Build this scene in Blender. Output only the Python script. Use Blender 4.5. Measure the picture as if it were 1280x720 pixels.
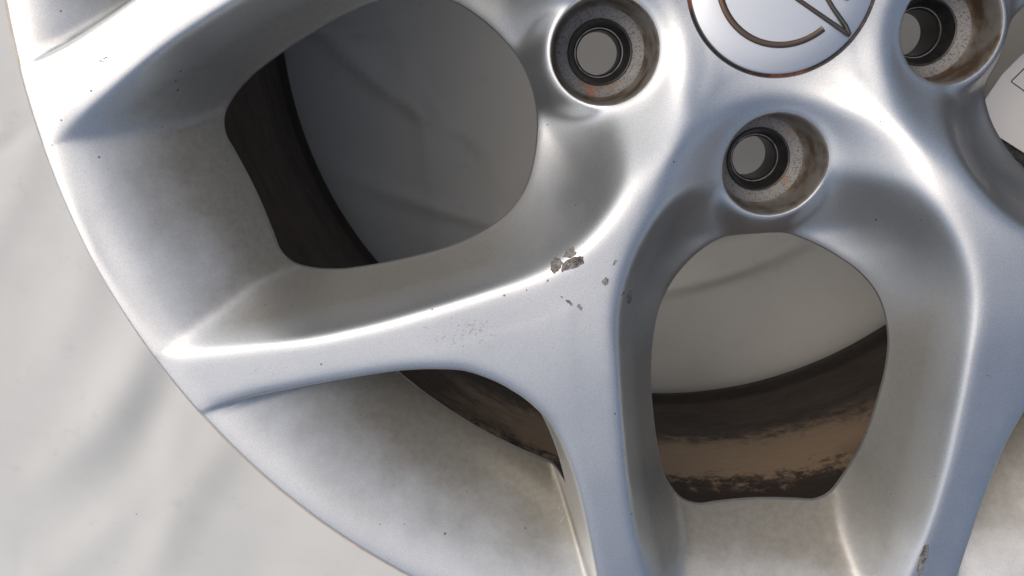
import bpy, math, random
import numpy as np
from mathutils import Matrix, Vector
from mathutils.geometry import delaunay_2d_cdt

for o in list(bpy.data.objects):
    bpy.data.objects.remove(o)
scene = bpy.context.scene
rng = np.random.default_rng(7)
random.seed(7)
MM = 0.001
ZG = 0.216                      # height of the rim's front edge above the ground

# ------------------------------------------------------------------ camera
cam_d = bpy.data.cameras.new('camera')
cam_d.sensor_width = 36.0
cam_d.lens = 1012.93 / 1280 * 36.0
cam_d.clip_start = 0.005
cam_d.clip_end = 3000
cam = bpy.data.objects.new('camera', cam_d)
scene.collection.objects.link(cam)
TA, TB = 0.25913, -0.03029
Rx = np.array([[1, 0, 0], [0, math.cos(TA), -math.sin(TA)], [0, math.sin(TA), math.cos(TA)]])
Ry = np.array([[math.cos(TB), 0, math.sin(TB)], [0, 1, 0], [-math.sin(TB), 0, math.cos(TB)]])
CM = Rx @ Ry                    # world -> camera
CPOS = np.array([-0.0751, -0.02799, 0.26])
mw = Matrix.Identity(4)
for i in range(3):
    for j in range(3):
        mw[i][j] = CM[j][i]
mw.translation = Vector((CPOS[0], CPOS[1], CPOS[2] + ZG))
cam.matrix_world = mw
scene.camera = cam
cam_d.dof.use_dof = False

# ------------------------------------------------------------------ light
SUN_AZ = math.radians(150)      # direction towards the sun, measured from +x
SUN_EL = math.radians(58)
world = bpy.data.worlds.new('World')
scene.world = world
world.use_nodes = True
wn = world.node_tree
bg = wn.nodes['Background']
sky = wn.nodes.new('ShaderNodeTexSky')
sky.sky_type = 'NISHITA'
sky.sun_disc = False
sky.sun_elevation = SUN_EL
sky.sun_rotation = math.pi / 2 - SUN_AZ
sky.dust_density = 5.5
sky.ozone_density = 0.0
sky.air_density = 0.8
wn.links.new(sky.outputs['Color'], bg.inputs['Color'])
bg.inputs['Strength'].default_value = 0.15
sun_d = bpy.data.lights.new('sun', 'SUN')
sun_d.energy = 0.82
sun_d.angle = math.radians(110)
sun_d.color = (1.0, 0.97, 0.92)
sun = bpy.data.objects.new('sun', sun_d)
scene.collection.objects.link(sun)
sdir = Vector((math.cos(SUN_EL) * math.cos(SUN_AZ), math.cos(SUN_EL) * math.sin(SUN_AZ), math.sin(SUN_EL)))
sun.rotation_euler = sdir.to_track_quat('Z', 'Y').to_euler()
sun.location = (-1, 1, 1.5)
scene.view_settings.view_transform = 'Standard'
scene.view_settings.look = 'None'
scene.view_settings.exposure = -0.27
scene.view_settings.gamma = 1.0

# ------------------------------------------------------------------ helpers
def tag(o, label=None, cat=None, group=None, kind=None):
    if label: o['label'] = label
    if cat: o['category'] = cat
    if group: o['group'] = group
    if kind: o['kind'] = kind
    return o

def link(name, me, mat, parent=None):
    o = bpy.data.objects.new(name, me)
    scene.collection.objects.link(o)
    if mat is not None and len(me.materials) == 0:
        me.materials.append(mat)
    if parent is not None:
        o.parent = parent
    return o

def mesh(name, V, F, smooth=True):
    me = bpy.data.meshes.new(name)
    me.from_pydata([tuple(map(float, v)) for v in V], [], [tuple(map(int, f)) for f in F])
    me.update()
    if smooth:
        me.polygons.foreach_set('use_smooth', [True] * len(me.polygons))
    return me

def empty(name, loc):
    o = bpy.data.objects.new(name, None)
    scene.collection.objects.link(o)
    o.location = loc
    o.empty_display_size = 0.05
    return o

def lathe(name, prof, seg=256, center=(0, 0), sharp=()):
    """revolve (r, z) pairs in metres; z is measured from the rim's front edge"""
    a = np.linspace(0, 2 * math.pi, seg, endpoint=False)
    V, F = [], []
    for r, z in prof:
        for t in a:
            V.append((center[0] + r * math.cos(t), center[1] + r * math.sin(t), z + ZG))
    n = len(prof)
    for i in range(n - 1):
        for j in range(seg):
            k = (j + 1) % seg
            F.append((i * seg + j, i * seg + k, (i + 1) * seg + k, (i + 1) * seg + j))
    me = mesh(name, V, F)
    try:
        me.set_sharp_from_angle(angle=math.radians(38))
    except Exception:
        pass
    return me

def catmull(P, step=1.2, closed=False):
    P = np.array(P, float)
    Q = np.vstack([P[-1], P, P[0], P[1]]) if closed else np.vstack([2 * P[0] - P[1], P, 2 * P[-1] - P[-2]])
    out = []
    n = len(Q)
    for i in range(1, n - 2):
        p0, p1, p2, p3 = Q[i - 1:i + 3]
        d = lambda a, b: max(np.linalg.norm(b - a), 1e-6) ** 0.5
        t0 = 0; t1 = t0 + d(p0, p1); t2 = t1 + d(p1, p2); t3 = t2 + d(p2, p3)
        m = max(3, int(np.linalg.norm(p2 - p1) / 0.25))
        t = np.linspace(t1, t2, m, endpoint=False)[:, None]
        A1 = (t1 - t) / (t1 - t0) * p0 + (t - t0) / (t1 - t0) * p1
        A2 = (t2 - t) / (t2 - t1) * p1 + (t - t1) / (t2 - t1) * p2
        A3 = (t3 - t) / (t3 - t2) * p2 + (t - t2) / (t3 - t2) * p3
        B1 = (t2 - t) / (t2 - t0) * A1 + (t - t0) / (t2 - t0) * A2
        B2 = (t3 - t) / (t3 - t1) * A2 + (t - t1) / (t3 - t1) * A3
        out.append((t2 - t) / (t2 - t1) * B1 + (t - t1) / (t2 - t1) * B2)
    C = np.vstack(out + ([] if closed else [Q[-2][None]]))
    if closed:
        C = np.vstack([C, C[:1]])
    s = np.r_[0, np.cumsum(np.linalg.norm(np.diff(C, axis=0), axis=1))]
    m = max(4, int(s[-1] / step))
    u = np.linspace(0, s[-1], m + 1)
    R = np.stack([np.interp(u, s, C[:, 0]), np.interp(u, s, C[:, 1])], 1)
    return R[:-1] if closed else R

def dist(P, L, closed=False):
    """distance of points P to polyline L, and the nearest point"""
    A = L; B = np.roll(L, -1, 0)
    if not closed:
        A, B = A[:-1], B[:-1]
    AB = B - A; L2 = np.maximum((AB ** 2).sum(1), 1e-12)
    D = np.empty(len(P)); Q = np.empty((len(P), 2))
    for c in range(0, len(P), 4000):
        p = P[c:c + 4000]
        w0 = p[:, 0, None] - A[None, :, 0]; w1 = p[:, 1, None] - A[None, :, 1]
        t = np.clip((w0 * AB[:, 0] + w1 * AB[:, 1]) / L2, 0, 1)
        d2 = (w0 - t * AB[:, 0]) ** 2 + (w1 - t * AB[:, 1]) ** 2
        k = d2.argmin(1); r = np.arange(len(p))
        D[c:c + 4000] = np.sqrt(d2[r, k])
        Q[c:c + 4000] = A[k] + t[r, k][:, None] * AB[k]
    return D, Q

def inside(P, L):
    x, y = P.T
    r = np.zeros(len(P), bool)
    for (x1, y1), (x2, y2) in zip(L, np.roll(L, -1, 0)):
        c = (y1 > y) != (y2 > y)
        with np.errstate(divide='ignore', invalid='ignore'):
            xi = (x2 - x1) * (y - y1) / (y2 - y1) + x1
        r ^= c & (x < xi)
    return r

def hermite(x, X, Y):
    X = np.array(X, float); Y = np.array(Y, float); x = np.clip(x, X[0], X[-1])
    m = np.gradient(Y, X)
    s = np.diff(Y) / np.diff(X)
    for i in range(len(s)):          # keep it monotone between nodes
        if s[i] == 0: m[i] = m[i + 1] = 0
    i = np.clip(np.searchsorted(X, x, side='right') - 1, 0, len(X) - 2)
    h = X[i + 1] - X[i]; t = (x - X[i]) / h
    return (Y[i] * (2 * t ** 3 - 3 * t ** 2 + 1) + h * m[i] * (t ** 3 - 2 * t ** 2 + t)
            + Y[i + 1] * (3 * t ** 2 - 2 * t ** 3) + h * m[i + 1] * (t ** 3 - t ** 2))

def softplus(d, k):
    return np.where(d > 20 * k, d, k * np.log1p(np.exp(np.clip(d / k, -40, 20))))

def smax(a, b, k):
    return 0.5 * (a + b + np.sqrt((a - b) ** 2 + k * k))

# ------------------------------------------------------------------ materials
class NT:
    """tiny node-tree writer"""
    def __init__(self, name):
        self.m = bpy.data.materials.new(name)
        self.m.use_nodes = True
        self.t = self.m.node_tree
        self.b = self.t.nodes['Principled BSDF']
        g = self.t.nodes.new('ShaderNodeNewGeometry')
        self.pos = g.outputs['Position']
    def n(self, kind, ins=None, **kw):
        x = self.t.nodes.new(kind)
        for k, v in kw.items():
            setattr(x, k, v)
        for k, v in (ins or {}).items():
            self.set(x.inputs[k], v)
        return x
    def set(self, sock, v):
        if hasattr(v, 'is_linked') and hasattr(v, 'node'):
            self.t.links.new(v, sock)
        else:
            sock.default_value = v
    def math(self, op, a, b=0.0, clamp=False):
        x = self.n('ShaderNodeMath', {0: a, 1: b}, operation=op)
        x.use_clamp = clamp
        return x.outputs[0]
    def noise(self, scale, detail=3, rough=0.55, vec=None, dist=0.0):
        x = self.n('ShaderNodeTexNoise', {'Vector': vec or self.pos, 'Scale': scale, 'Detail': detail,
                                         'Roughness': rough, 'Distortion': dist})
        return x.outputs['Fac']
    def ramp(self, v, lo, hi, a=0.0, b=1.0):
        x = self.n('ShaderNodeMapRange', {'Value': v, 'From Min': lo, 'From Max': hi, 'To Min': a, 'To Max': b})
        x.interpolation_type = 'SMOOTHSTEP'
        return x.outputs[0]
    def mix(self, f, a, b):
        x = self.n('ShaderNodeMix', data_type='RGBA')
        self.set(x.inputs[0], f)
        self.set(x.inputs[6], a if not isinstance(a, tuple) else (*a, 1))
        self.set(x.inputs[7], b if not isinstance(b, tuple) else (*b, 1))
        return x.outputs[2]
    def bump(self, h, strength, dist, normal=None):
        x = self.n('ShaderNodeBump', {'Height': h, 'Strength': strength, 'Distance': dist})
        if normal is not None:
            self.t.links.new(normal, x.inputs['Normal'])
        return x.outputs[0]
    def out(self, **kw):
        names = {'base': 'Base Color', 'metal': 'Metallic', 'rough': 'Roughness', 'normal': 'Normal',
                 'coat': 'Coat Weight', 'coat_rough': 'Coat Roughness', 'spec': 'Specular IOR Level'}
        for k, v in kw.items():
            if isinstance(v, tuple): v = (*v, 1)
            self.set(self.b.inputs[names[k]], v)
        return self.m

def radius_of(n):
    s = n.n('ShaderNodeSeparateXYZ', {0: n.pos})
    v = n.n('ShaderNodeCombineXYZ', {0: s.outputs[0], 1: s.outputs[1], 2: 0.0})
    return n.n('ShaderNodeVectorMath', {0: v.outputs[0]}, operation='LENGTH').outputs['Value']

def silver_paint():
    n = NT('silver_wheel_paint')
    r = radius_of(n)
    grain = n.noise(2600, 2, 0.6)
    blotch = n.noise(38, 5, 0.6)
    fine = n.noise(420, 4, 0.65)
    # baked brake dust plus painted shade on rim well and flanks, ragged-edged annulus
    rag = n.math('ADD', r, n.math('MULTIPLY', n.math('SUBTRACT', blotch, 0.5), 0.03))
    dust_shade = n.math('MULTIPLY', n.ramp(rag, 0.092, 0.13), n.ramp(rag, 0.196, 0.236, 1.0, 0.0))
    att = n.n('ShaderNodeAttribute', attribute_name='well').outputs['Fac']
    dust_shade = n.math('MULTIPLY', dust_shade, att)
    dust_shade = n.math('MULTIPLY', dust_shade, n.ramp(fine, 0.30, 0.72, 0.86, 0.93))
    base = n.mix(n.ramp(blotch, 0.3, 0.7), (0.725, 0.752, 0.755), (0.745, 0.772, 0.775))
    base = n.mix(n.math('MULTIPLY', n.ramp(grain, 0.35, 0.7), 0.34), base, (0.42, 0.42, 0.42))
    base = n.mix(dust_shade, base, (0.17, 0.155, 0.115))
    # tiny dark stone pits
    vo = n.n('ShaderNodeTexVoronoi', {'Vector': n.pos, 'Scale': 130.0, 'Randomness': 1.0})
    pick = n.n('ShaderNodeSeparateColor', {0: vo.outputs['Color']}).outputs[0]
    size = n.ramp(pick, 0.80, 1.0, 0.0, 0.065)
    pit = n.math('LESS_THAN', n.math('ADD', vo.outputs['Distance'], n.math('MULTIPLY', n.math('SUBTRACT', fine, 0.5), 0.06)), size)
    v2 = n.n('ShaderNodeTexVoronoi', {'Vector': n.pos, 'Scale': 330.0, 'Randomness': 1.0})
    pk2 = n.n('ShaderNodeSeparateColor', {0: v2.outputs['Color']}).outputs[1]
    pit2 = n.math('LESS_THAN', v2.outputs['Distance'], n.ramp(pk2, 0.90, 1.0, 0.0, 0.12))
    pit = n.math('MAXIMUM', pit, pit2)
    base = n.mix(n.math('MULTIPLY', pit, 0.8), base, (0.10, 0.10, 0.10))
    rough = n.math('ADD', n.ramp(blotch, 0.3, 0.7, 0.43, 0.46), n.math('MULTIPLY', dust_shade, 0.15))
    h = n.math('ADD', n.math('MULTIPLY', grain, 0.4), n.math('MULTIPLY', fine, 0.6))
    h = n.math('SUBTRACT', h, n.math('MULTIPLY', pit, 1.5))
    nb = n.bump(h, 0.35, 0.00012)
    return n.out(base=base, metal=n.math('SUBTRACT', 1.0, n.math('MULTIPLY', dust_shade, 0.45)), rough=rough, normal=nb,
                 coat=0.35, coat_rough=0.16)

def plain(name, col, rough, metal=0.0, nscale=300, amt=0.25, dark=(0.02, 0.02, 0.02), bump=0.3, bdist=0.0002):
    n = NT(name)
    a = n.noise(nscale, 5, 0.65)
    base = n.mix(n.ramp(a, 0.35, 0.75, 0.0, amt), col, dark)
    return n.out(base=base, metal=metal, rough=n.ramp(a, 0.3, 0.7, rough * 0.85, min(1, rough * 1.15)), normal=n.bump(a, bump, bdist))

def barrel_mat():
    n = NT('dirty_barrel')
    s = n.n('ShaderNodeSeparateXYZ', {0: n.pos})
    ang = n.math('ARCTAN2', s.outputs[1], s.outputs[0])
    cyl = n.n('ShaderNodeCombineXYZ', {0: n.math('MULTIPLY', ang, 0.07), 1: n.math('MULTIPLY', s.outputs[2], 1.0), 2: 0.0}).outputs[0]
    a = n.noise(70, 6, 0.6, vec=cyl, dist=0.3)
    b = n.noise(260, 6, 0.7, vec=cyl)
    c = n.math('ADD', n.math('MULTIPLY', a, 0.55), n.math('MULTIPLY', b, 0.45))
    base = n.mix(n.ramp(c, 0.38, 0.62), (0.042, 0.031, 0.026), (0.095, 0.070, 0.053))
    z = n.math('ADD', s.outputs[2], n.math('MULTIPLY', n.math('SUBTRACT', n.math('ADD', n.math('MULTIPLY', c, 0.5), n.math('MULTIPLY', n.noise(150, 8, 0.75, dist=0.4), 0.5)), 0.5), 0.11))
    # sunlit band painted on the drop centre, dark caked mud in front of it
    lit_band = n.math('MULTIPLY', n.ramp(z, ZG - 0.125, ZG - 0.10), n.ramp(z, ZG - 0.078, ZG - 0.064, 1.0, 0.0))
    # the painted light is kept to the low-y side
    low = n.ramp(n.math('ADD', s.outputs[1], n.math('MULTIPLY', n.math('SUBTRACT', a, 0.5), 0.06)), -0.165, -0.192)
    lit_band = n.math('MULTIPLY', lit_band, low)
    base = n.mix(n.math('MULTIPLY', lit_band, 0.8), base, (0.50, 0.37, 0.25))
    mud = n.math('MULTIPLY', n.ramp(z, ZG - 0.074, ZG - 0.060), n.ramp(z, ZG - 0.046, ZG - 0.04, 1.0, 0.0))
    base = n.mix(n.math('MULTIPLY', mud, 0.7), base, (0.062, 0.044, 0.033))
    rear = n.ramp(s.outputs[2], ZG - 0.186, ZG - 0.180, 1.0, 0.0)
    base = n.mix(n.math('MULTIPLY', rear, 0.75), base, (0.025, 0.022, 0.02))  # deep shade at the rear edge, painted dark into the barrel colour
    return n.out(base=base, metal=0.25, rough=n.ramp(b, 0.3, 0.7, 0.45, 0.7), normal=n.bump(c, 0.5, 0.0012))

def seat_mat():
    n = NT('worn_bolt_seat')
    a = n.noise(1500, 5, 0.75)
    b = n.noise(90, 4, 0.6)
    base = n.mix(n.ramp(a, 0.48, 0.66), (0.27, 0.275, 0.28), (0.085, 0.08, 0.075))
    base = n.mix(n.ramp(b, 0.55, 0.70, 0.0, 0.75), base, (0.25, 0.16, 0.09))
    base = n.mix(n.ramp(n.noise(60, 2, 0.5), 0.66, 0.72, 0.0, 0.8), base, (0.42, 0.15, 0.07))
    return n.out(base=base, metal=0.35, rough=0.6, normal=n.bump(a, 0.6, 0.0003))

def pocket_mat():
    n = NT('pocket_wall')
    b = n.noise(70, 5, 0.65)
    base = n.mix(n.ramp(b, 0.42, 0.66), (0.27, 0.26, 0.235), (0.12, 0.08, 0.05))
    return n.out(base=base, metal=0.5, rough=0.5, normal=n.bump(n.noise(800, 3), 0.3, 0.0002))

def sheet_mat():
    n = NT('white_sheet')
    a = n.noise(9, 5, 0.6)
    b = n.noise(45, 5, 0.65)
    base = n.mix(n.ramp(a, 0.35, 0.7), (0.65, 0.67, 0.65), (0.59, 0.61, 0.59))
    base = n.mix(n.ramp(b, 0.58, 0.76, 0.0, 0.22), base, (0.27, 0.28, 0.28))
    vo = n.n('ShaderNodeTexVoronoi', {'Vector': n.pos, 'Scale': 24.0})
    pick = n.n('ShaderNodeSeparateColor', {0: vo.outputs['Color']}).outputs[0]
    spot = n.math('LESS_THAN', vo.outputs['Distance'], n.ramp(pick, 0.72, 1.0, 0.0, 0.04))
    base = n.mix(n.math('MULTIPLY', spot, 0.7), base, (0.16, 0.15, 0.14))
    return n.out(base=base, rough=0.6, spec=0.3, normal=n.bump(n.noise(1500, 3), 0.15, 0.0002))

def cap_mat():
    n = NT('cap_silver')
    a = n.noise(500, 4, 0.6)
    base = n.mix(n.ramp(a, 0.62, 0.75, 0.0, 0.25), (0.74, 0.78, 0.81), (0.50, 0.45, 0.40))
    return n.out(base=base, metal=0.9, rough=0.42, normal=n.bump(n.noise(1800, 2), 0.12, 0.0001), coat=0.3)

def rusty(name):
    n = NT(name)
    a = n.noise(70, 5, 0.65)
    base = n.mix(n.ramp(a, 0.48, 0.62), (0.025, 0.022, 0.02), (0.20, 0.07, 0.03))
    return n.out(base=base, metal=0.3, rough=0.5, normal=n.bump(a, 0.4, 0.0003))

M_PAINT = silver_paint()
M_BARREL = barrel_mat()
M_SEAT = seat_mat()
M_POCKET = pocket_mat()
M_SHEET = sheet_mat()
M_CAP = cap_mat()
M_RUST = rusty('rusty_groove')
M_BLACK = plain('black_sleeve', (0.022, 0.022, 0.024), 0.35, 0.2, 300, 0.35, (0.08, 0.08, 0.08))
M_BACK = plain('dirty_casting_back', (0.10, 0.085, 0.07), 0.7, 0.1, 120, 0.6, (0.04, 0.03, 0.025))
M_CHROME = plain('emblem_chrome', (0.11, 0.115, 0.105), 0.3, 0.8, 45, 1.0, (0.20, 0.085, 0.04))
M_CHIP = plain('bare_metal_chip', (0.36, 0.345, 0.315), 0.5, 0.5, 420, 1.0, (0.05, 0.042, 0.035), 1.0, 0.0012)
M_CHIPRIM = plain('chip_rim', (0.10, 0.095, 0.09), 0.6, 0.2, 900, 0.6, (0.25, 0.24, 0.22), 0.8, 0.0004)
M_WORN = plain('worn_edge', (0.30, 0.30, 0.31), 0.4, 0.6, 260, 0.9, (0.04, 0.04, 0.04))
M_SCUFF = plain('scuffed_lacquer', (0.50, 0.49, 0.47), 0.5, 0.7, 90, 0.8, (0.26, 0.24, 0.21))
M_EDGE = plain('glint_edge', (0.68, 0.58, 0.46), 0.5, 0.15, 220, 0.45, (0.3, 0.24, 0.18))  # cream colour carries the warm glint of the lip
M_PAPER = plain('paper', (0.86, 0.87, 0.88), 0.6, 0, 200, 0.05, (0.6, 0.6, 0.6), 0.05)
M_INK = plain('ink', (0.03, 0.03, 0.03), 0.6)
M_BOARD = plain('black_board', (0.02, 0.02, 0.02), 0.45, 0, 500, 0.3, (0.2, 0.2, 0.2))

# ------------------------------------------------------------------ wheel face: the height field of one half sector (mm)
# window frame: u along the axis of a large opening, v to its left; mirrored about v = 0 and about the spoke axis at 36 deg
A36 = math.radians(36)
CB = catmull([(38.6, -4), (38.4, 0), (38.9, 4), (41.5, 10.5), (46.5, 17.5), (55, 28), (67, 40), (79, 48.3), (88, 52.4), (97, 54.8), (105, 55.5),
              (120, 55.2), (140, 54.2), (160, 52.8), (180, 50.3), (195, 47.8), (207, 45.0), (226, 40.5), (238, 37.2), (250, 34)], 1.1)
CB = CB[CB[:, 1] > -3]
BLUR = 1.3
W_half = [(83.3, 0), (84.3, 9), (87, 17), (91.5, 25.5), (97.5, 33), (105.5, 38.2), (118, 41.2), (132, 41.8), (148, 40.6), (163, 38.6), (174.5, 36.4), (182, 33.4),
          (187.6, 29.0), (190.0, 23.0), (190.0, 15.5), (189.8, 8), (189.7, 0)]
WB = catmull([(W_half[1][0], -9)] + W_half + [(189.8, -8)], 0.9)
WB = WB[(WB[:, 1] > 0.35)]
WB = np.vstack([[83.3, 0], WB, [189.7, 0]])
WLAT = catmull([(83.3, -6)] + W_half[:11] + [(180, 33.8), (186, 30.6), (192, 28.6), (198, 28.2), (206, 30.0), (216, 33.3), (228, 36.6), (240, 38.5)], 1.2)
LUG = np.array([57.6, 0.0]); LR = 17.4
def spoke_to_window(P):
    P = np.array(P, float)
    r = np.hypot(P[:, 0], P[:, 1]); a = A36 - np.arctan2(P[:, 1], P[:, 0])
    return np.stack([r * np.cos(a), r * np.sin(a)], 1)
CS_s = catmull([(154.2, -9), (153.5, -4), (153.4, 0), (153.5, 4), (154.2, 9), (156.2, 16.5), (160.5, 24), (168, 34), (180, 46.6), (190, 56.3), (200, 65.8),
                (208, 73), (216, 79.2), (226, 86.5), (236, 94)], 1.0)
CS_s = CS_s[CS_s[:, 1] > -6]
CS = spoke_to_window(CS_s)

def offset(L, d):
    t = np.gradient(L, axis=0); t /= np.linalg.norm(t, axis=1)[:, None]
    return L + np.stack([-t[:, 1], t[:, 0]], 1) * d

OFF_S = 5.2                     # where the arm's flank ends inside the small opening
RS = 188.4                      # inner edge of the rim well in the small opening
wso = offset(CS_s, -OFF_S)
wso = wso[(np.hypot(*wso.T) < RS - 0.5) & (wso[:, 1] > 0.3)]
a_end = math.atan2(wso[-1, 1], wso[-1, 0])
arc = [(RS * math.cos(a), RS * math.sin(a)) for a in np.linspace(a_end * 0.97, 0, 40)]
c0 = offset(CS_s, -OFF_S); c0x = np.interp(0, c0[:, 1], c0[:, 0])
WS_s = np.vstack([[c0x, 0], wso, arc])
WS = spoke_to_window(WS_s)

def P_top(r):
    return hermite(r, [22, 30, 40, 50, 62, 78, 95, 120, 160, 200, 225, 236, 260], [-7.3, -7.0, -4.0, 1.0, 6.6, 10.6, 12.8, 13.6, 10.2, 5.2, 2.0, 0.4, -2])
def D_well(r):
    return hermite(r, [150, 183, 187, 190, 196, 204, 213, 222, 229, 234, 238, 242], [-60, -36.5, -31.2, -27.8, -22.0, -15.8, -10.0, -5.0, -1.9, -0.5, -0.05, -0.05])
def W_z(r):
    return hermite(r, [60, 84, 92, 100, 108, 122, 150, 172, 187, 205, 218, 229, 238, 246], [-34, -34, -29, -22, -17, -13.5, -17.5, -24, -30, -17.5, -8.5, -2.2, 0.3, 0.3])

CBpoly = np.vstack([CB, [250, -60], [30, -60]])
CSpoly = spoke_to_window(np.vstack([CS_s, [260, 94], [260, -60], [150, -60]]))
WLpoly = np.vstack([WLAT, [260, 40], [260, -60], [80, -60]])

CBF, WLF, CSF = catmull(CB, 0.45), catmull(WLAT, 0.45), catmull(CS, 0.45)
def height(P, full=False):
    r = np.hypot(P[:, 0], P[:, 1])
    p = P_top(r)
    # large opening: flank between the crest line and the opening's edge
    d1, _ = dist(P, CBF); s1 = np.where(inside(P, CBpoly), d1, -d1)
    d2, q2 = dist(P, WLF); inW = inside(P, WLpoly)
    kr = np.interp(r, [45, 80, 105, 130, 200, 222, 234], [2.2, 1.3, 0.95, 0.6, 0.6, 0.9, 1.8])
    de = np.where(s1 > 20 * kr, s1, kr * np.log1p(np.exp(np.clip(s1 / kr, -40, 20))))
    t = np.where(inW, 1 + d2 * 0.05, de / (de + d2 + 1e-6))
    drop = p - W_z(r)
    prof = t + 0.16 * np.sin(np.pi * np.clip(t, 0, 1)) * np.interp(r, [60, 90, 130], [1.0, 0.6, 0.15])
    wall = p - drop * prof
    rl = np.hypot(P[:, 0] - LUG[0], P[:, 1] - LUG[1])
    zb = np.interp(P[:, 0], [40, 57, 76], [-12.0, -13.0, -15.0])
    slope = np.interp(P[:, 0], [60, 78], [0.75, 1.9])
    lipd = 0.9 * softplus(LR + 0.5 - rl, 0.35)
    boss = zb - slope * softplus(rl - LR - 1.2, 1.0) - lipd
    cup = zb + 2.5 + 1.05 * softplus(rl - LR - 1.2, 1.2) - lipd      # the flank is scooped out round the bolt hole
    k_ = 4.0
    wall = 0.5 * (wall + cup - np.sqrt((wall - cup) ** 2 + k_ * k_))
    big = smax(wall, boss, 3.0)
    big = np.where(s1 > -14, big, p)
    # small opening: steep flank
    d3, _ = dist(P, CSF); s3 = np.where(inside(P, CSpoly), d3, -d3)
    arm = big - 4.3 * softplus(s3 - 0.5, 0.55) - 0.10 * softplus(s3 + 3, 1.0)
    w = D_well(r)
    h = smax(arm, w, np.interp(r, [185, 200, 232], [3.0, 1.8, 1.4]))
    # outer edge of the lip
    h = h - 0.8 * softplus(r - 239.3, 0.2)
    if full:
        return h, s1, s3, arm - w, rl
    return h

# point cloud: hexagonal fill + rows along the curves
R_IN, R_OUT = 29.6, 239.7
def wedge(P, m=0.0):
    a = np.arctan2(P[:, 1], P[:, 0]); r = np.hypot(*P.T)
    return (a * r > m) & ((A36 - a) * r > m) & (r > R_IN + m) & (r < R_OUT - m)
rows = []
for d in (-5, -3.6, -2.5, -1.6, -0.9, -0.3, 0.3, 0.9, 1.6, 2.5, 3.6):
    rows.append(offset(CB, d))
for d in (-3.2, -2.0, -1.1, -0.4, 0.1, 0.6, 1.1, 2.0, 3.2, 4.5, 5.0, 5.5, 6.0, 6.6, 7.2, 7.9, 8.7, 9.6):
    rows.append(spoke_to_window(offset(CS_s, -d)))
for k in (0.5, 1.1, 1.9, 2.8, 3.8, 5.0):
    a = np.linspace(0, math.pi, 70); rows.append(LUG + np.stack([np.cos(a), np.sin(a)], 1) * (LR + k))
for r_ in (239.4, 239.1, 238.7, 238.2, 237.5, 236.4, 235):
    a = np.linspace(0, A36, 160); rows.append(np.stack([np.cos(a), np.sin(a)], 1) * r_)
for r_ in (30.0, 30.5, 31.2, 32.2):
    a = np.linspace(0, A36, 26); rows.append(np.stack([np.cos(a), np.sin(a)], 1) * r_)
rows = np.vstack(rows)
H = 1.45
gx, gy = np.meshgrid(np.arange(20, 245, H), np.arange(-2, 150, H * 0.866))
gx = gx + (np.arange(gx.shape[0]) % 2)[:, None] * H / 2
fill = np.stack([gx.ravel(), gy.ravel()], 1)
fill = fill[wedge(fill, 0.7)]
fill += rng.normal(0, 0.08, fill.shape)
def near_keep(A, B, dmin):
    """points of A farther than dmin from all of B (grid hash)"""
    key = {}
    for b in B:
        key.setdefault((int(b[0] // dmin), int(b[1] // dmin)), []).append(b)
    keep = np.ones(len(A), bool)
    for i, a in enumerate(A):
        cx, cy = int(a[0] // dmin), int(a[1] // dmin)
        for ix in (cx - 1, cx, cx + 1):
            for iy in (cy - 1, cy, cy + 1):
                for b in key.get((ix, iy), ()):
                    if (a[0] - b[0]) ** 2 + (a[1] - b[1]) ** 2 < dmin * dmin:
                        keep[i] = False
    return keep
def thin(P, dmin):
    key = {}; out = []
    for a in P:
        cx, cy = int(a[0] // dmin), int(a[1] // dmin)
        ok = True
        for ix in (cx - 1, cx, cx + 1):
            for iy in (cy - 1, cy, cy + 1):
                for b in key.get((ix, iy), ()):
                    if (a[0] - b[0]) ** 2 + (a[1] - b[1]) ** 2 < dmin * dmin:
                        ok = False
        if ok:
            key.setdefault((cx, cy), []).append(a); out.append(a)
    return np.array(out)
# constraint loops
al = np.linspace(0, math.pi, 64)
lugc = LUG + np.stack([np.cos(al), np.sin(al)], 1) * LR
lugc[0, 1] = lugc[-1, 1] = 0
rin = np.stack([np.cos(np.linspace(0, A36, 22)), np.sin(np.linspace(0, A36, 22))], 1) * R_IN
rout = np.stack([np.cos(np.linspace(0, A36, 180)), np.sin(np.linspace(0, A36, 180))], 1) * R_OUT
def spread(a, b, step):
    n = max(1, int(np.linalg.norm(np.subtract(b, a)) / step))
    return [np.array(a) + (np.array(b) - np.array(a)) * k / n for k in range(1, n)]
ax0 = lambda s: np.array([s, 0.0])
ax1 = lambda s: np.array([s * math.cos(A36), s * math.sin(A36)])
S0 = [ax0(R_IN)] + spread(ax0(R_IN), ax0(LUG[0] - LR), 0.9) + [ax0(LUG[0] - LR)]
S0b = [ax0(LUG[0] + LR)] + spread(ax0(LUG[0] + LR), ax0(83.3), 0.7) + [ax0(83.3)]
S0c = [ax0(189.7)] + spread(ax0(189.7), ax0(238), 1.0) + [ax0(238)] + spread(ax0(238), ax0(R_OUT), 0.35) + [ax0(R_OUT)]
S1 = [ax1(R_IN)] + spread(ax1(R_IN), ax1(c0x - 9), 1.2) + spread(ax1(c0x - 9), ax1(c0x), 0.4) + [ax1(c0x)]
S1b = [ax1(RS)] + spread(ax1(RS), ax1(238), 1.0) + [ax1(238)] + spread(ax1(238), ax1(R_OUT), 0.35) + [ax1(R_OUT)]
loops = [lugc, rin, rout, WB, WS, np.array(S0), np.array(S0b), np.array(S0c), np.array(S1), np.array(S1b)]
cons_pts = np.vstack(loops)
rows = rows[wedge(rows, 0.3)]
rows = thin(rows, 0.32)
rows = rows[near_keep(rows, cons_pts, 0.35)]
fill = fill[near_keep(fill, np.vstack([rows, cons_pts]), 0.95)]
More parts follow.
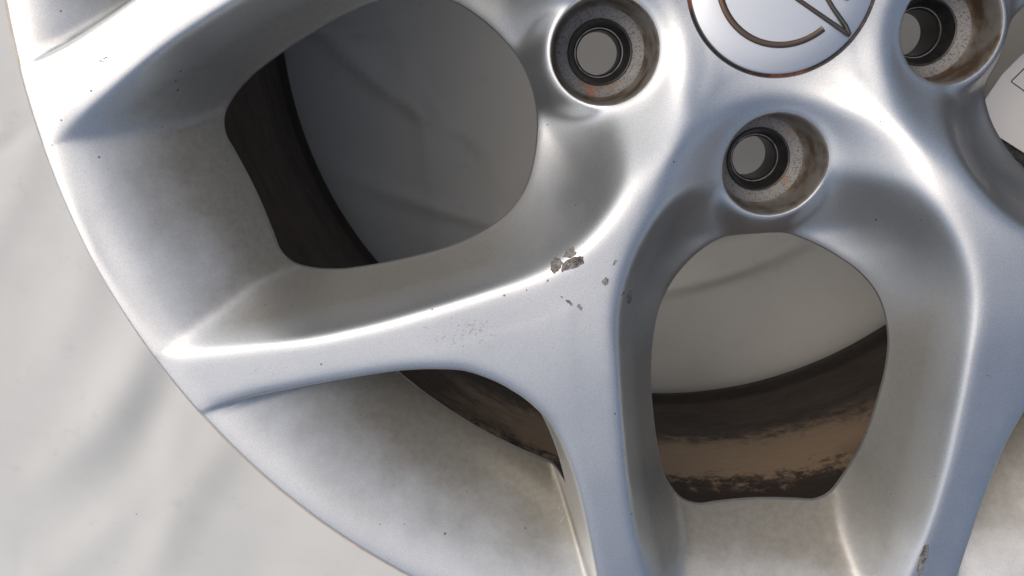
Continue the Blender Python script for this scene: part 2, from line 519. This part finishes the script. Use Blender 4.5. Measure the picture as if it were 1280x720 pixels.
pts = [cons_pts, rows, fill]
edges = []; base = 0
for L in loops:
    edges += [(base + i, base + i + 1) for i in range(len(L) - 1)]
    base += len(L)
allp = np.vstack(pts)
WBpoly = np.vstack([WB])
WSpoly = np.vstack([WS])
bad = inside(allp, WBpoly) | inside(allp, WSpoly) | (np.hypot(allp[:, 0] - LUG[0], allp[:, 1] - LUG[1]) < LR - 0.01)
bad[:len(cons_pts)] = False
allp = allp[~bad]
res = delaunay_2d_cdt([Vector(p) for p in allp], edges, [], 0, 1e-5)
V2 = np.array([tuple(v) for v in res[0]])
T = np.array([f for f in res[2] if len(f) == 3])
cen = V2[T].mean(1)
bad = inside(cen, WBpoly) | inside(cen, WSpoly) | (np.hypot(cen[:, 0] - LUG[0], cen[:, 1] - LUG[1]) < LR * 0.998)
ca = np.arctan2(cen[:, 1], cen[:, 0]); cr = np.hypot(*cen.T)
ar = 0.5 * np.abs(np.cross(V2[T[:, 1]] - V2[T[:, 0]], V2[T[:, 2]] - V2[T[:, 0]]))
bad |= (ca < 0) | (ca > A36) | (cr < R_IN) | (cr > R_OUT) | (ar < 1e-5)
T = T[~bad]
hz, s1, s3, darm, rl = height(V2, True)
on0 = np.abs(V2[:, 1]) < 1e-4
aa = np.arctan2(V2[:, 1], V2[:, 0])
on1 = np.abs(aa - A36) * np.hypot(*V2.T) < 1e-3
ax = np.array([math.cos(A36), math.sin(A36)])
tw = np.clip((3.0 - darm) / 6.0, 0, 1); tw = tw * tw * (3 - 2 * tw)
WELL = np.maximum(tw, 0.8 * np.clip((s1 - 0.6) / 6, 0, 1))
# which part a triangle belongs to
cr = np.hypot(*V2[T].mean(1).T)
dm = darm[T].mean(1)
part = np.where((cr > 178) & ((dm < 0) | (cr > 231.5)), 2, np.where(cr < 80, 0, 1))
# orientation up
v0, v1, v2 = V2[T[:, 0]], V2[T[:, 1]], V2[T[:, 2]]
fl = np.cross(v1 - v0, v2 - v0) < 0
T[fl] = T[fl][:, ::-1]
# iron out the ripples of the distance fields away from the crisp edges: blur on a regular raster
GS, U0, U1, VV0, VV1 = 0.5, 18.0, 252.0, -16.0, 158.0
ru = np.arange(U0, U1, GS); rv = np.arange(VV0, VV1, GS)
RU, RV = np.meshgrid(ru, rv)
rp = np.stack([RU.ravel(), RV.ravel()], 1)
ra = np.arctan2(rp[:, 1], rp[:, 0]); rr_ = np.hypot(*rp.T)
ra = np.abs(ra); ra = np.where(ra > A36, 2 * A36 - ra, ra)
need = (rr_ > 24) & (rr_ < 246) & (np.abs(np.arctan2(rp[:, 1], rp[:, 0]) - A36 / 2) < A36 / 2 + 0.12 + 6 / rr_)
hr = np.zeros(len(rp))
hr[need] = height(np.stack([rr_ * np.cos(ra), rr_ * np.sin(ra)], 1)[need])
wr = need.astype(float).reshape(RU.shape); hr = hr.reshape(RU.shape) * wr
def blur(I, sig):
    k = np.arange(-int(3 * sig / GS), int(3 * sig / GS) + 1); w = np.exp(-0.5 * (k * GS / sig) ** 2); w /= w.sum()
    I = np.apply_along_axis(lambda r: np.convolve(r, w, 'same'), 0, I)
    return np.apply_along_axis(lambda r: np.convolve(r, w, 'same'), 1, I)
def field(sig):
    b = blur(hr, sig) / np.maximum(blur(wr, sig), 1e-6)
    gv, gu = np.gradient(b, GS)
    return b, gu, gv
def sample(I, P):
    x = (P[:, 0] - U0) / GS; y = (P[:, 1] - VV0) / GS
    i = np.clip(x.astype(int), 0, len(ru) - 2); j = np.clip(y.astype(int), 0, len(rv) - 2)
    fx = x - i; fy = y - j
    return (I[j, i] * (1 - fx) * (1 - fy) + I[j, i + 1] * fx * (1 - fy) + I[j + 1, i] * (1 - fx) * fy + I[j + 1, i + 1] * fx * fy)
FB = field(BLUR)
radv = np.hypot(*V2.T)
wgt = np.clip((np.minimum(np.abs(s1 - 0.3), np.abs(s3 - 0.3)) - 0.8) / 3.0, 0, 1) * np.clip((237 - radv) / 4, 0, 1) * np.clip((rl - LR - 0.6) / 3, 0, 1)
wgt = wgt * wgt * (3 - 2 * wgt)
e = 0.15
gu0 = (height(V2 + [e, 0]) - height(V2 - [e, 0])) / (2 * e)
gv0 = (height(V2 + [0, e]) - height(V2 - [0, e])) / (2 * e)
hz = hz + wgt * (sample(FB[0], V2) - hz)
g = np.stack([gu0 + wgt * (sample(FB[1], V2) - gu0), gv0 + wgt * (sample(FB[2], V2) - gv0)], 1)
g[on0, 1] = 0
g[on1] = (g[on1] @ ax)[:, None] * ax
NV = np.c_[-g, np.ones(len(g))]
NV /= np.linalg.norm(NV, axis=1)[:, None]
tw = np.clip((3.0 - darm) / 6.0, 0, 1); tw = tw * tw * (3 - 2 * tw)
WELL = np.maximum(tw, 0.8 * np.clip((s1 - 0.6) / 6, 0, 1))  # flanks join the mask; their shade is painted along with the dust
# which part a triangle belongs to
cr = np.hypot(*V2[T].mean(1).T)
dm = darm[T].mean(1)
part = np.where((cr > 178) & ((dm < 0) | (cr > 231.5)), 2, np.where(cr < 80, 0, 1))
# orientation up
v0, v1, v2 = V2[T[:, 0]], V2[T[:, 1]], V2[T[:, 2]]
fl = np.cross(v1 - v0, v2 - v0) < 0
T[fl] = T[fl][:, ::-1]
# boundary edges -> walls. For each part keep edge lists of the openings
from collections import Counter
ec = Counter()
for t_ in T:
    for i in range(3):
        ec[tuple(sorted((int(t_[i]), int(t_[(i + 1) % 3]))))] += 1

def close_to(P, L, tol=0.02):
    return dist(P, L)[0] < tol
onWB = close_to(V2, WB); onWS = close_to(V2, WS)
onL = np.abs(rl - LR) < 0.02
rad = np.hypot(*V2.T)
onR = np.abs(rad - R_OUT) < 0.02
onI = np.abs(rad - R_IN) < 0.02

def rotate(P, a):
    c, s = math.cos(a), math.sin(a)
    return np.stack([P[..., 0] * c - P[..., 1] * s, P[..., 0] * s + P[..., 1] * c], -1)

def sector_part(which, mirror_about, rot):
    """vertices (mm), normals, triangles of one half sector in the spoke frame or window frame"""
    m = part == which
    idx, inv = np.unique(T[m], return_inverse=True)
    tri = inv.reshape(-1, 3)
    P = V2[idx]; Z = hz[idx]; N = NV[idx]
    Vv = np.c_[P, Z]
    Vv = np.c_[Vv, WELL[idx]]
    Vw, Nw, Fw = list(map(tuple, Vv)), list(map(tuple, N)), [tuple(t) for t in tri]
    pos = {int(k): i for i, k in enumerate(idx)}
    # walls below the openings' edges
    def wall(mask, fn):
        for t_ in T[m]:
            for i in range(3):
                a, b = int(t_[i]), int(t_[(i + 1) % 3])
                if ec[(min(a, b), max(a, b))] == 1 and mask[a] and mask[b]:
                    rings = []
                    ab = V2[b] - V2[a]; nn = np.array([ab[1], -ab[0]]); nn /= max(np.linalg.norm(nn), 1e-9)   # away from the metal
                    cols = []
                    for v in (a, b):
                        cols.append(fn(V2[v], hz[v], vn[v]))
                    n_ = len(cols[0])
                    base_ = len(Vw)
                    for c in cols:
                        for (x, y, z, nx, ny, nz) in c:
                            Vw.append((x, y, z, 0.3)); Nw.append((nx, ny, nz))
                    for k in range(n_ - 1):
                        Fw.append((base_ + k, base_ + k + 1, base_ + n_ + k + 1, base_ + n_ + k))
    return Vw, Nw, Fw, wall

# outward 2-D normals (towards the hole) per boundary vertex
vn = np.zeros_like(V2)
for t_ in T:
    for i in range(3):
        a, b = int(t_[i]), int(t_[(i + 1) % 3])
        if ec[(min(a, b), max(a, b))] == 1:
            onax = (on0[a] and on0[b]) or (on1[a] and on1[b])
            if onax: continue
            ab = V2[b] - V2[a]; nn = np.array([ab[1], -ab[0]])
            vn[a] += nn; vn[b] += nn
vn[on0, 1] = 0
k1 = on1 & (np.abs(vn).sum(1) > 0)
vn[k1] = (vn[k1] @ ax)[:, None] * ax
ln = np.linalg.norm(vn, axis=1); vn[ln > 0] /= ln[ln > 0][:, None]

BK = 2.0 + np.minimum(7.5, 1.1 * np.minimum(dist(V2, WB)[0], dist(V2, WS)[0]))      # thickness of the casting

def edge_fn(depth, under):
    def fn(p, z, n):
        zz = np.array([0.0, -0.12, -0.4, -0.9, -depth * 0.7, -depth])
        oo = np.array([0.0, 0.22, 0.38, 0.42, 0.25, -under * 0])
        nz = [0.42, 0.3, 0.1, 0.0, -0.1, -0.1]
        out = []
        for a_, o_, q in zip(zz, oo, nz):
            h_ = math.sqrt(1 - q * q)
            out.append((p[0] + n[0] * o_, p[1] + n[1] * o_, z + a_, n[0] * h_, n[1] * h_, q))
        return out
    return fn
def lug_fn(p, z, n):
    out = []
    for zz, o_, q in ((z, 0, 0.7), (z - 0.5, 0.18, 0.3), (z - 1.4, 0.22, 0), (-33.0, 0.9, 0.05)):
        h_ = math.sqrt(1 - q * q)
        out.append((p[0] + n[0] * o_, p[1] + n[1] * o_, zz, n[0] * h_, n[1] * h_, q))
    return out
def in_fn(p, z, n):
    return [(p[0], p[1], z, n[0] * .7, n[1] * .7, .7), (p[0] + n[0] * .3, p[1] + n[1] * .3, z - 0.4, n[0], n[1], 0), (p[0] + n[0] * .4, p[1] + n[1] * .4, z - 14, n[0], n[1], 0)]

def assemble(name, which, copies):
    """copies: list of (mirror, angle) placing the half sector; angle in the wheel frame"""
    Vw, Nw, Fw, wall = sector_part(which, None, None)
    wall(onWB, edge_fn(2.0, -0.15))
    wall(onWS, edge_fn(2.0, -0.15))
    if which == 0:
        wall(onI, in_fn)
    # the back of the casting, 9 mm below the face
    nf = int((part == which).sum())
    b0 = len(Vw); idx_ = np.unique(T[part == which]); nv = len(idx_)
    for i in range(nv):
        Vw.append((Vw[i][0], Vw[i][1], Vw[i][2] - BK[idx_[i]], 0.0)); Nw.append((-Nw[i][0], -Nw[i][1], -Nw[i][2]))
    nfront = len(Fw)
    Fw += [tuple(b0 + k for k in f[::-1]) for f in Fw[:nf]]
    back = np.zeros(len(Fw), int); back[nfront:] = 1
    Vw = np.array(Vw); Nw = np.array(Nw)
    VV, NN, FF, MI = [], [], [], []
    off = 0
    for mir, ang in copies:
        P = Vw.copy(); N = Nw.copy(); F = Fw
        if mir:
            P[:, 1] *= -1; N[:, 1] *= -1
        P[:, :2] = rotate(P[:, :2], ang); N[:, :2] = rotate(N[:, :2], ang)
        VV.append(P); NN.append(N)
        FF += [tuple(off + i for i in (f[::-1] if mir else f)) for f in F]
        off += len(P); MI += list(back)
    V = np.vstack(VV); WL = V[:, 3]; V = V[:, :3] * MM; N = np.vstack(NN)
    # weld coincident vertices of the joints
    key = {}; remap = np.zeros(len(V), int); keepV, keepN, keepW = [], [], []
    q = np.round(np.c_[V * 1e6 / 5, N * 50]).astype(np.int64)
    for i, k in enumerate(map(tuple, q)):
        j = key.get(k)
        if j is None:
            j = len(keepV); key[k] = j; keepV.append(V[i]); keepN.append(N[i]); keepW.append(float(WL[i]))
        remap[i] = j
    F2 = []; M2 = []
    for f, mi in zip(FF, MI):
        f2 = tuple(dict.fromkeys(int(remap[i]) for i in f))
        if len(f2) > 2: F2.append(f2); M2.append(int(mi))
    V = np.array(keepV); N = np.array(keepN)
    V[:, 2] += ZG
    me = mesh(name, V, F2)
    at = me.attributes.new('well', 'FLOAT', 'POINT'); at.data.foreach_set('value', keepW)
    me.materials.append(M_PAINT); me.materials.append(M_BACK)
    me.polygons.foreach_set('material_index', M2)
    me.normals_split_custom_set_from_vertices([tuple(n / np.linalg.norm(n)) for n in N])
    return me

PHI = -1.51039                  # wheel angle of the large opening that is in the middle of the picture
D72 = math.radians(72)

wheel = empty('alloy_wheel', (0, 0, 0))
tag(wheel, 'silver five spoke alloy wheel lying face up on a white sheet', 'wheel')
hub_me = assemble('hub', 0, [(m, PHI + k * D72) for k in range(5) for m in (0, 1)])
hub = link('hub', hub_me, M_PAINT, wheel)
rim_me = assemble('rim', 2, [(m, PHI + k * D72) for k in range(5) for m in (0, 1)])
rim = link('rim', rim_me, M_PAINT, wheel)
# a spoke: two half sectors, mirrored about the spoke axis (spoke axis = window axis - 36 deg)
spoke_me = assemble('spoke', 1, [(1, A36), (0, -A36)])
for k in range(5):
    s = link('spoke', spoke_me, M_PAINT, wheel)
    s.rotation_euler = (0, 0, PHI - A36 + k * D72)

# lip edge: narrow ring round the outside, warm glint painted in its colour
lip = link('rim_lip', lathe('rim_lip', [(0.2394, -0.0008), (0.23965, -0.00045), (0.2400, -0.0005), (0.2410, -0.0014), (0.2415, -0.0022), (0.2417, -0.0032), (0.2415, -0.0070), (0.2400, -0.0095), (0.2330, -0.0110)], 512), M_EDGE, wheel)

# barrel: inner wall, rear flange, outer wall
bp = [(0.1985, -0.0330), (0.2010, -0.0345), (0.2055, -0.0400), (0.2065, -0.0520), (0.2045, -0.0700), (0.2035, -0.0950), (0.2055, -0.1180), (0.2100, -0.1380), (0.2130, -0.1520),
      (0.2142, -0.1780), (0.2150, -0.1850), (0.2128, -0.1890), (0.2128, -0.1925), (0.2165, -0.1960), (0.2180, -0.2030), (0.2188, -0.2090), (0.2225, -0.2125), (0.2240, -0.2145), (0.2280, -0.2155),
      (0.2400, -0.2150), (0.2420, -0.2120), (0.2420, -0.2060), (0.2330, -0.2010), (0.2240, -0.1980), (0.2220, -0.1500), (0.2120, -0.1200), (0.2120, -0.0700), (0.2230, -0.0400), (0.2330, -0.0250), (0.2335, -0.0100)]
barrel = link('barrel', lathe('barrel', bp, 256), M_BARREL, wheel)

# bolt holes: seat, black sleeve
def wheel_pt(u, v, k=0):
    a = PHI + k * D72
    return (u * math.cos(a) - v * math.sin(a)) * MM, (u * math.sin(a) + v * math.cos(a)) * MM
pw_me = None
for k in range(5):
    a0 = PHI + k * D72
    # pocket wall: follows the cut edge of the boss
    th = np.linspace(0, 2 * math.pi, 96, endpoint=False)
    ring = LUG + np.stack([np.cos(th), np.sin(th)], 1) * LR
    ring_h = height(np.c_[ring[:, 0], np.abs(ring[:, 1])])
    if pw_me is None:
        V, F = [], []
        lv = [(0.0, 0.0, 0), (0.35, -0.25, 0), (0.55, -0.9, 0), (0.8, -3.0, 0), (1.1, -27.6, 1), (1.5, -29.4, 1), (2.4, -30.4, 1)]
        for i, (ins, dz, ab) in enumerate(lv):
            for j, t in enumerate(th):
                rr = LR - ins
                V.append((rr * math.cos(t) * MM, rr * math.sin(t) * MM, (dz if ab else ring_h[j] + dz) * MM + ZG))
        n = len(th)
        for i in range(len(lv) - 1):
            for j in range(n):
                F.append((i * n + j, i * n + (j + 1) % n, (i + 1) * n + (j + 1) % n, (i + 1) * n + j))
        pw_me = mesh('bolt_hole', V, F)
        seat_me = lathe('seat', [(0.0151, -0.0303), (0.0148, -0.0306), (0.0130, -0.0316), (0.0113, -0.0322), (0.0106, -0.0330)], 96)
        slv_me = lathe('sleeve', [(0.0112, -0.0322), (0.0109, -0.0318), (0.0105, -0.0320), (0.0102, -0.0329), (0.0086, -0.0378), (0.0084, -0.0382)], 96)
        edge_me = lathe('sleeve_edge', [(0.0086, -0.0379), (0.00845, -0.0376), (0.0082, -0.0376), (0.0081, -0.0380)], 96)
        bore_me = lathe('bore', [(0.0085, -0.0380), (0.0081, -0.0379), (0.0078, -0.0382), (0.0076, -0.0388), (0.0076, -0.0515), (0.0081, -0.0520)], 96)
    x, y = wheel_pt(LUG[0], 0, k)
    bh = link('bolt_hole', pw_me, M_POCKET, wheel)
    bh.location = (x, y, 0); bh.rotation_euler = (0, 0, a0)
    for nm, me, mt in (('seat', seat_me, M_SEAT), ('sleeve', slv_me, M_BLACK), ('sleeve_edge', edge_me, M_WORN), ('bore', bore_me, M_BLACK)):
        link(nm, me, mt, bh)

# back plate of the hub so that nothing is hollow from behind
link('hub_back', lathe('hub_back', [(0.0330, -0.0300), (0.0330, -0.0420), (0.0480, -0.0420)], 128), M_POCKET, wheel)

# ------------------------------------------------------------------ centre cap with its emblem
CZ = -0.0068
cap = link('center_cap', lathe('center_cap', [(0.0282, CZ - 0.004), (0.0284, CZ - 0.0008), (0.0281, CZ - 0.0002), (0.0274, CZ + 0.0001), (0.020, CZ + 0.0006), (0.010, CZ + 0.0009), (0.0, CZ + 0.0010)], 160), M_CAP, wheel)
link('cap_groove', lathe('cap_groove', [(0.0281, CZ - 0.0010), (0.0285, CZ - 0.0014), (0.0290, CZ - 0.0013), (0.0297, CZ - 0.0008)], 160), M_RUST, cap)

def cam_ray(u, v, z):
    d = np.array([(u - 640) / 1012.93, -(v - 360) / 1012.93, -1.0]) @ CM
    t = (z - CPOS[2]) / d[2]
    return CPOS + d * t

def tube(name, path, w, hgt, z, mat, parent, closed=False, taper=False):
    """flat-topped rounded bead along a 2-D path (metres)"""
    path = np.array(path, float)
    n = len(path)
    if closed:
        t = np.roll(path, -1, 0) - np.roll(path, 1, 0)
    else:
        t = np.gradient(path, axis=0)
    t /= np.linalg.norm(t, axis=1)[:, None]
    nr = np.stack([-t[:, 1], t[:, 0]], 1)
    prof = [(-1, -0.6), (-0.92, 0.55), (-0.6, 0.95), (0, 1.0), (0.6, 0.95), (0.92, 0.55), (1, -0.6)]
    V, F = [], []
    for p, q in zip(path, nr):
        for a, b in prof:
            V.append((p[0] + q[0] * a * w / 2, p[1] + q[1] * a * w / 2, z + b * hgt + ZG))
    m = len(prof)
    for i in range(n if closed else n - 1):
        j = (i + 1) % n
        for k in range(m - 1):
            F.append((i * m + k, i * m + k + 1, j * m + k + 1, j * m + k))
    if not closed:
        F.append(tuple(range(m))); F.append(tuple((n - 1) * m + k for k in range(m))[::-1])
    return link(name, mesh(name, V, F), mat, parent)

ez = CZ + 0.0008
def px(L, z=ez):
    return [cam_ray(u, v, z)[:2] for u, v in L]
# the ring stroke: circle through three picture points, drawn as an arc that stops short of the bolt
A, B, C = [np.array(q) for q in px([(902, 0), (970, 56), (1029, 36)])]
Mx = 2 * np.array([B - A, C - A]); rh = np.array([B @ B - A @ A, C @ C - A @ A])
cc = np.linalg.solve(Mx, rh); crad = np.linalg.norm(A - cc)
aC = math.atan2(*(C - cc)[::-1])
ang = np.linspace(aC, aC - math.radians(150), 90)
tube('emblem_ring', [cc + crad * np.array([math.cos(t), math.sin(t)]) for t in ang], 0.0020, 0.0006, ez, M_CHROME, cap)
ang2 = ang + math.pi
tube('emblem_ring', [cc + crad * np.array([math.cos(t), math.sin(t)]) for t in ang2], 0.0020, 0.0006, ez, M_CHROME, cap)
tip = np.array(px([(1062, 44)])[0]); e1 = np.array(px([(998, 0)])[0]); e2 = np.array(px([(1035, 0)])[0])
l1 = tip + (e1 - tip) * 1.9
l2 = tip + (e2 - tip) * 2.0
sym = lambda q: 2 * cc - np.array(q)
mid_hi = l2; mid_lo = l1
outline = [tip, tip + (e2 - tip) * 0.33 + (tip - e1) * 0.06, tip + (e2 - tip) * 0.75, l2, sym(l1), sym(tip), sym(tip + (e2 - tip) * 0.75), sym(l2), l1, e1]
dense = []
for a, b in zip(outline, outline[1:] + outline[:1]):
    dense += [np.array(a) + (np.array(b) - np.array(a)) * k / 8 for k in range(8)]
tube('emblem_bolt', dense, 0.0014, 0.0008, ez, M_CHROME, cap, closed=True)

# ------------------------------------------------------------------ chips in the paint of the spoke that faces the camera
def surf(U):
    """picture points -> points on the face (metres, height over the rim edge)"""
    U = np.array(U, float)
    d = np.stack([(U[:, 0] - 640) / 1012.93, -(U[:, 1] - 360) / 1012.93, -np.ones(len(U))], 1) @ CM
    z = np.full(len(U), 0.006)
    for _ in range(12):
        p = CPOS + d * ((z - CPOS[2]) / d[:, 2])[:, None]
        a = np.arctan2(p[:, 1], p[:, 0]) - PHI; r = np.hypot(p[:, 0], p[:, 1]) * 1000
        a = (a + A36) % D72 - A36
        z = 0.5 * z + 0.5 * height(np.stack([r * np.cos(a), np.abs(r * np.sin(a))], 1)) * MM
    return np.c_[p[:, :2], z]
def chip(poly, mat, lift=0.00005, rough=0.00012):
    P = np.array(poly, float)
    c = P.mean(0)
    rings = [1.0, 0.84, 0.6, 0.3]
    L = []
    n = len(P)
    m = 3
    Pd = []
    for i in range(n):
        for k in range(m):
            q = P[i] + (P[(i + 1) % n] - P[i]) * k / m
            Pd.append(q + rng.normal(0, 0.45, 2))
    Pd = np.array(Pd); n = len(Pd)
    V, F = [], []
    for ri, s_ in enumerate(rings):
        for w in surf(c + (Pd - c) * s_):
            bump_ = (-0.00012 if ri == 0 else lift + abs(rng.normal(0, rough)) * 0.5)
            V.append((w[0], w[1], w[2] + bump_ + ZG))
    w = surf([c])[0]; V.append((w[0], w[1], w[2] + lift + ZG))
    for i in range(len(rings) - 1):
        for j in range(n):
            k = (j + 1) % n
            F.append((i * n + j, i * n + k, (i + 1) * n + k, (i + 1) * n + j))
    for j in range(n):
        F.append(((len(rings) - 1) * n + j, (len(rings) - 1) * n + (j + 1) % n, len(V) - 1))
    return V, F, n
chips = [
    [(687, 338), (688, 328), (694, 321), (701, 323), (705, 330), (700, 337), (693, 343)],
    [(703, 322), (708, 312), (717, 308), (721, 316), (718, 321), (711, 323)],
    [(701, 331), (709, 324), (722, 320), (730, 321), (731, 329), (723, 335), (712, 337), (702, 341)],
    [(752, 352), (756, 346), (761, 349), (760, 356), (756, 358)],
    [(765, 331), (769, 325), (772, 325), (769, 331)],
    [(706, 374), (711, 375), (716, 380), (715, 383), (710, 379)],
    [(720, 383), (723, 379), (728, 384), (727, 389)],
    [(783, 371), (786, 363), (790, 362), (791, 372), (788, 380), (784, 380)],
    [(775, 371), (779, 365), (782, 365), (779, 369)],
    [(700, 370), (703, 371), (703, 373)],
    [(1146, 712), (1150, 694), (1155, 680), (1161, 680), (1160, 694), (1154, 712), (1148, 722)],
]
for poly in chips:
    V, F, nr = chip(poly, M_CHIP)
    me = mesh('paint_chip', V, F, False)
    me.materials.append(M_CHIP); me.materials.append(M_CHIPRIM)
    me.polygons.foreach_set('material_index', [1 if (i < nr and (i * 7) % 5 < 4) else 0 for i in range(len(F))])
    link('paint_chip', me, None, wheel)

# short scuffs rubbed into the lacquer of the lower arm and a few on the rim
V, F = [], []
def scuff(cx, cy, sx, sy, ang, count, lo, hi):
    for _ in range(count):
        p = np.array([rng.normal(cx, sx), rng.normal(cy, sy)])
        a_ = rng.normal(ang, 0.35); L = rng.uniform(lo, hi); w_ = rng.uniform(0.35, 0.8)
        d_ = np.array([math.cos(a_), math.sin(a_)]); n_ = np.array([-d_[1], d_[0]])
        q = surf([p - d_ * L, p - n_ * w_, p + d_ * L, p + n_ * w_, p])
        b = len(V)
        for i_, w in enumerate(q):
            V.append((w[0], w[1], w[2] + ZG + (0.00010 if i_ == 4 else -0.00001)))
        F.extend([(b, b + 1, b + 4), (b + 1, b + 2, b + 4), (b + 2, b + 3, b + 4), (b + 3, b, b + 4)])
scuff(588, 412, 20, 7, -0.6, 46, 1.5, 4.5)
scuff(560, 425, 14, 5, -0.5, 20, 1.0, 3.0)
scuff(137, 74, 7, 3, 0.5, 14, 1.0, 3.0)
scuff(120, 175, 14, 5, 0.2, 22, 0.8, 2.0)
scuff(335, 465, 10, 3, -0.3, 10, 0.8, 2.5)
scuff(200, 290, 12, 9, -0.5, 9, 2.0, 6.0)
scuff(705, 640, 4, 8, 1.3, 12, 1.5, 4.0)
tag(link('scuff', mesh('scuff', V, F, False), M_SCUFF, wheel), kind='stuff')

# ------------------------------------------------------------------ the sheet on the ground
def sheet():
    n = 260
    xs = np.concatenate([np.linspace(-1.6, -0.62, 30, endpoint=False), np.linspace(-0.62, 0.42, n), np.linspace(0.44, 1.6, 30)])
    ys = np.concatenate([np.linspace(-1.5, -0.55, 30, endpoint=False), np.linspace(-0.55, 0.35, n), np.linspace(0.37, 1.6, 30)])
    X, Y = np.meshgrid(xs, ys)
    Z = np.zeros_like(X)
    r_ = np.random.default_rng(3)
    def fold(x0, y0, ang, amp, wid, length):
        c, s = math.cos(ang), math.sin(ang)
        a = (X - x0) * c + (Y - y0) * s; b = -(X - x0) * s + (Y - y0) * c
        b = b + 0.02 * np.sin(a * 14 + x0 * 30)
        return amp * np.exp(-(b / wid) ** 2) * np.exp(-(a / length) ** 2)
    for _ in range(70):
        Z += fold(r_.uniform(-0.6, 0.4), r_.uniform(-0.55, 0.3), r_.uniform(0.4, 1.3), r_.uniform(-0.0016, 0.0016), r_.uniform(0.01, 0.04), r_.uniform(0.06, 0.22))
    for _ in range(60):
        Z += fold(r_.uniform(-0.55, 0.3), r_.uniform(-0.5, 0.2), r_.uniform(0, math.pi), r_.uniform(-0.0016, 0.0016), r_.uniform(0.0018, 0.005), r_.uniform(0.015, 0.07))
    for x0, y0, an, am in ((-0.15, -0.02, -0.7, 0.0022), (-0.13, -0.075, 1.9, -0.0016), (-0.16, -0.06, 1.8, 0.0015), (0.03, -0.13, 0.5, 0.0022), (0.06, -0.10, 0.25, -0.002), (-0.20, 0.0, 0.3, 0.002), (-0.12, -0.10, -0.5, 0.0018)):
        Z += fold(x0, y0, an, am * 2.2, 0.0045, 0.06)
    for x0, y0, an, am in ((-0.355, -0.215, 0.86, 0.005), (-0.325, -0.245, 0.82, -0.005), (-0.37, -0.30, 0.9, 0.004), (-0.29, -0.30, 0.8, 0.004), (-0.36, -0.12, 1.2, 0.003)):
        Z += fold(x0, y0, an, am, 0.016, 0.08)
    rr = np.hypot(X, Y)
    Z -= 0.004 * np.exp(-((rr - 0.232) / 0.012) ** 2)     # pressed down under the rear flange
    Z = np.where(np.abs(rr - 0.232) < 0.014, np.minimum(Z, -0.0005), Z)
    V = np.stack([X.ravel(), Y.ravel(), Z.ravel()], 1)
    w = len(xs); h = len(ys)
    F = [(j * w + i, j * w + i + 1, (j + 1) * w + i + 1, (j + 1) * w + i) for j in range(h - 1) for i in range(w - 1)]
    return mesh('ground_sheet', V, F)
g_ = link('ground_sheet', sheet(), M_SHEET)
tag(g_, 'wrinkled white sheet spread on the ground under the wheel', 'sheet', kind='structure')

# ------------------------------------------------------------------ printed paper label seen through the opening at the right
paper = empty('paper_label', (0.17, -0.03, 0.05))
tag(paper, 'white paper label with a printed black box, inside the right hand opening', 'paper label')
def flat(name, L, z, mat, th=0.0008, parent=paper):
    q = [cam_ray(u, v, z) for u, v in L]
    V = [(p[0] - 0.17, p[1] + 0.03, p[2] + ZG - 0.05) for p in q] + [(p[0] - 0.17, p[1] + 0.03, p[2] + ZG - 0.05 - th) for p in q]
    n = len(q)
    F = [tuple(range(n))[::-1], tuple(range(n, 2 * n))] + [(i, (i + 1) % n, n + (i + 1) % n, n + i) for i in range(n)]
    return link(name, mesh(name, V, F, False), mat, parent)
PZ = -0.105
flat('paper', [(1222, 146), (1232, 124), (1252, 94), (1276, 70), (1310, 44), (1400, 120), (1350, 260), (1282, 192), (1250, 172), (1232, 158)], PZ, M_PAPER, 0.0003)
def stroke(a, b, w=1.3):
    a = np.array(a, float); b = np.array(b, float); d = (b - a) / np.linalg.norm(b - a); n_ = np.array([-d[1], d[0]]) * w / 2
    return [a - n_, b - n_, b + n_, a + n_]
for a, b in (((1264, 102), (1300, 66)), ((1264, 102), (1320, 142))):
    flat('printed_line', stroke(a, b), PZ + 0.0002, M_INK, 0.0001)
flat('backing', [(1226, 156), (1240, 164), (1290, 199), (1350, 262), (1346, 272), (1288, 212), (1240, 176)], PZ - 0.002, M_BOARD, 0.002)
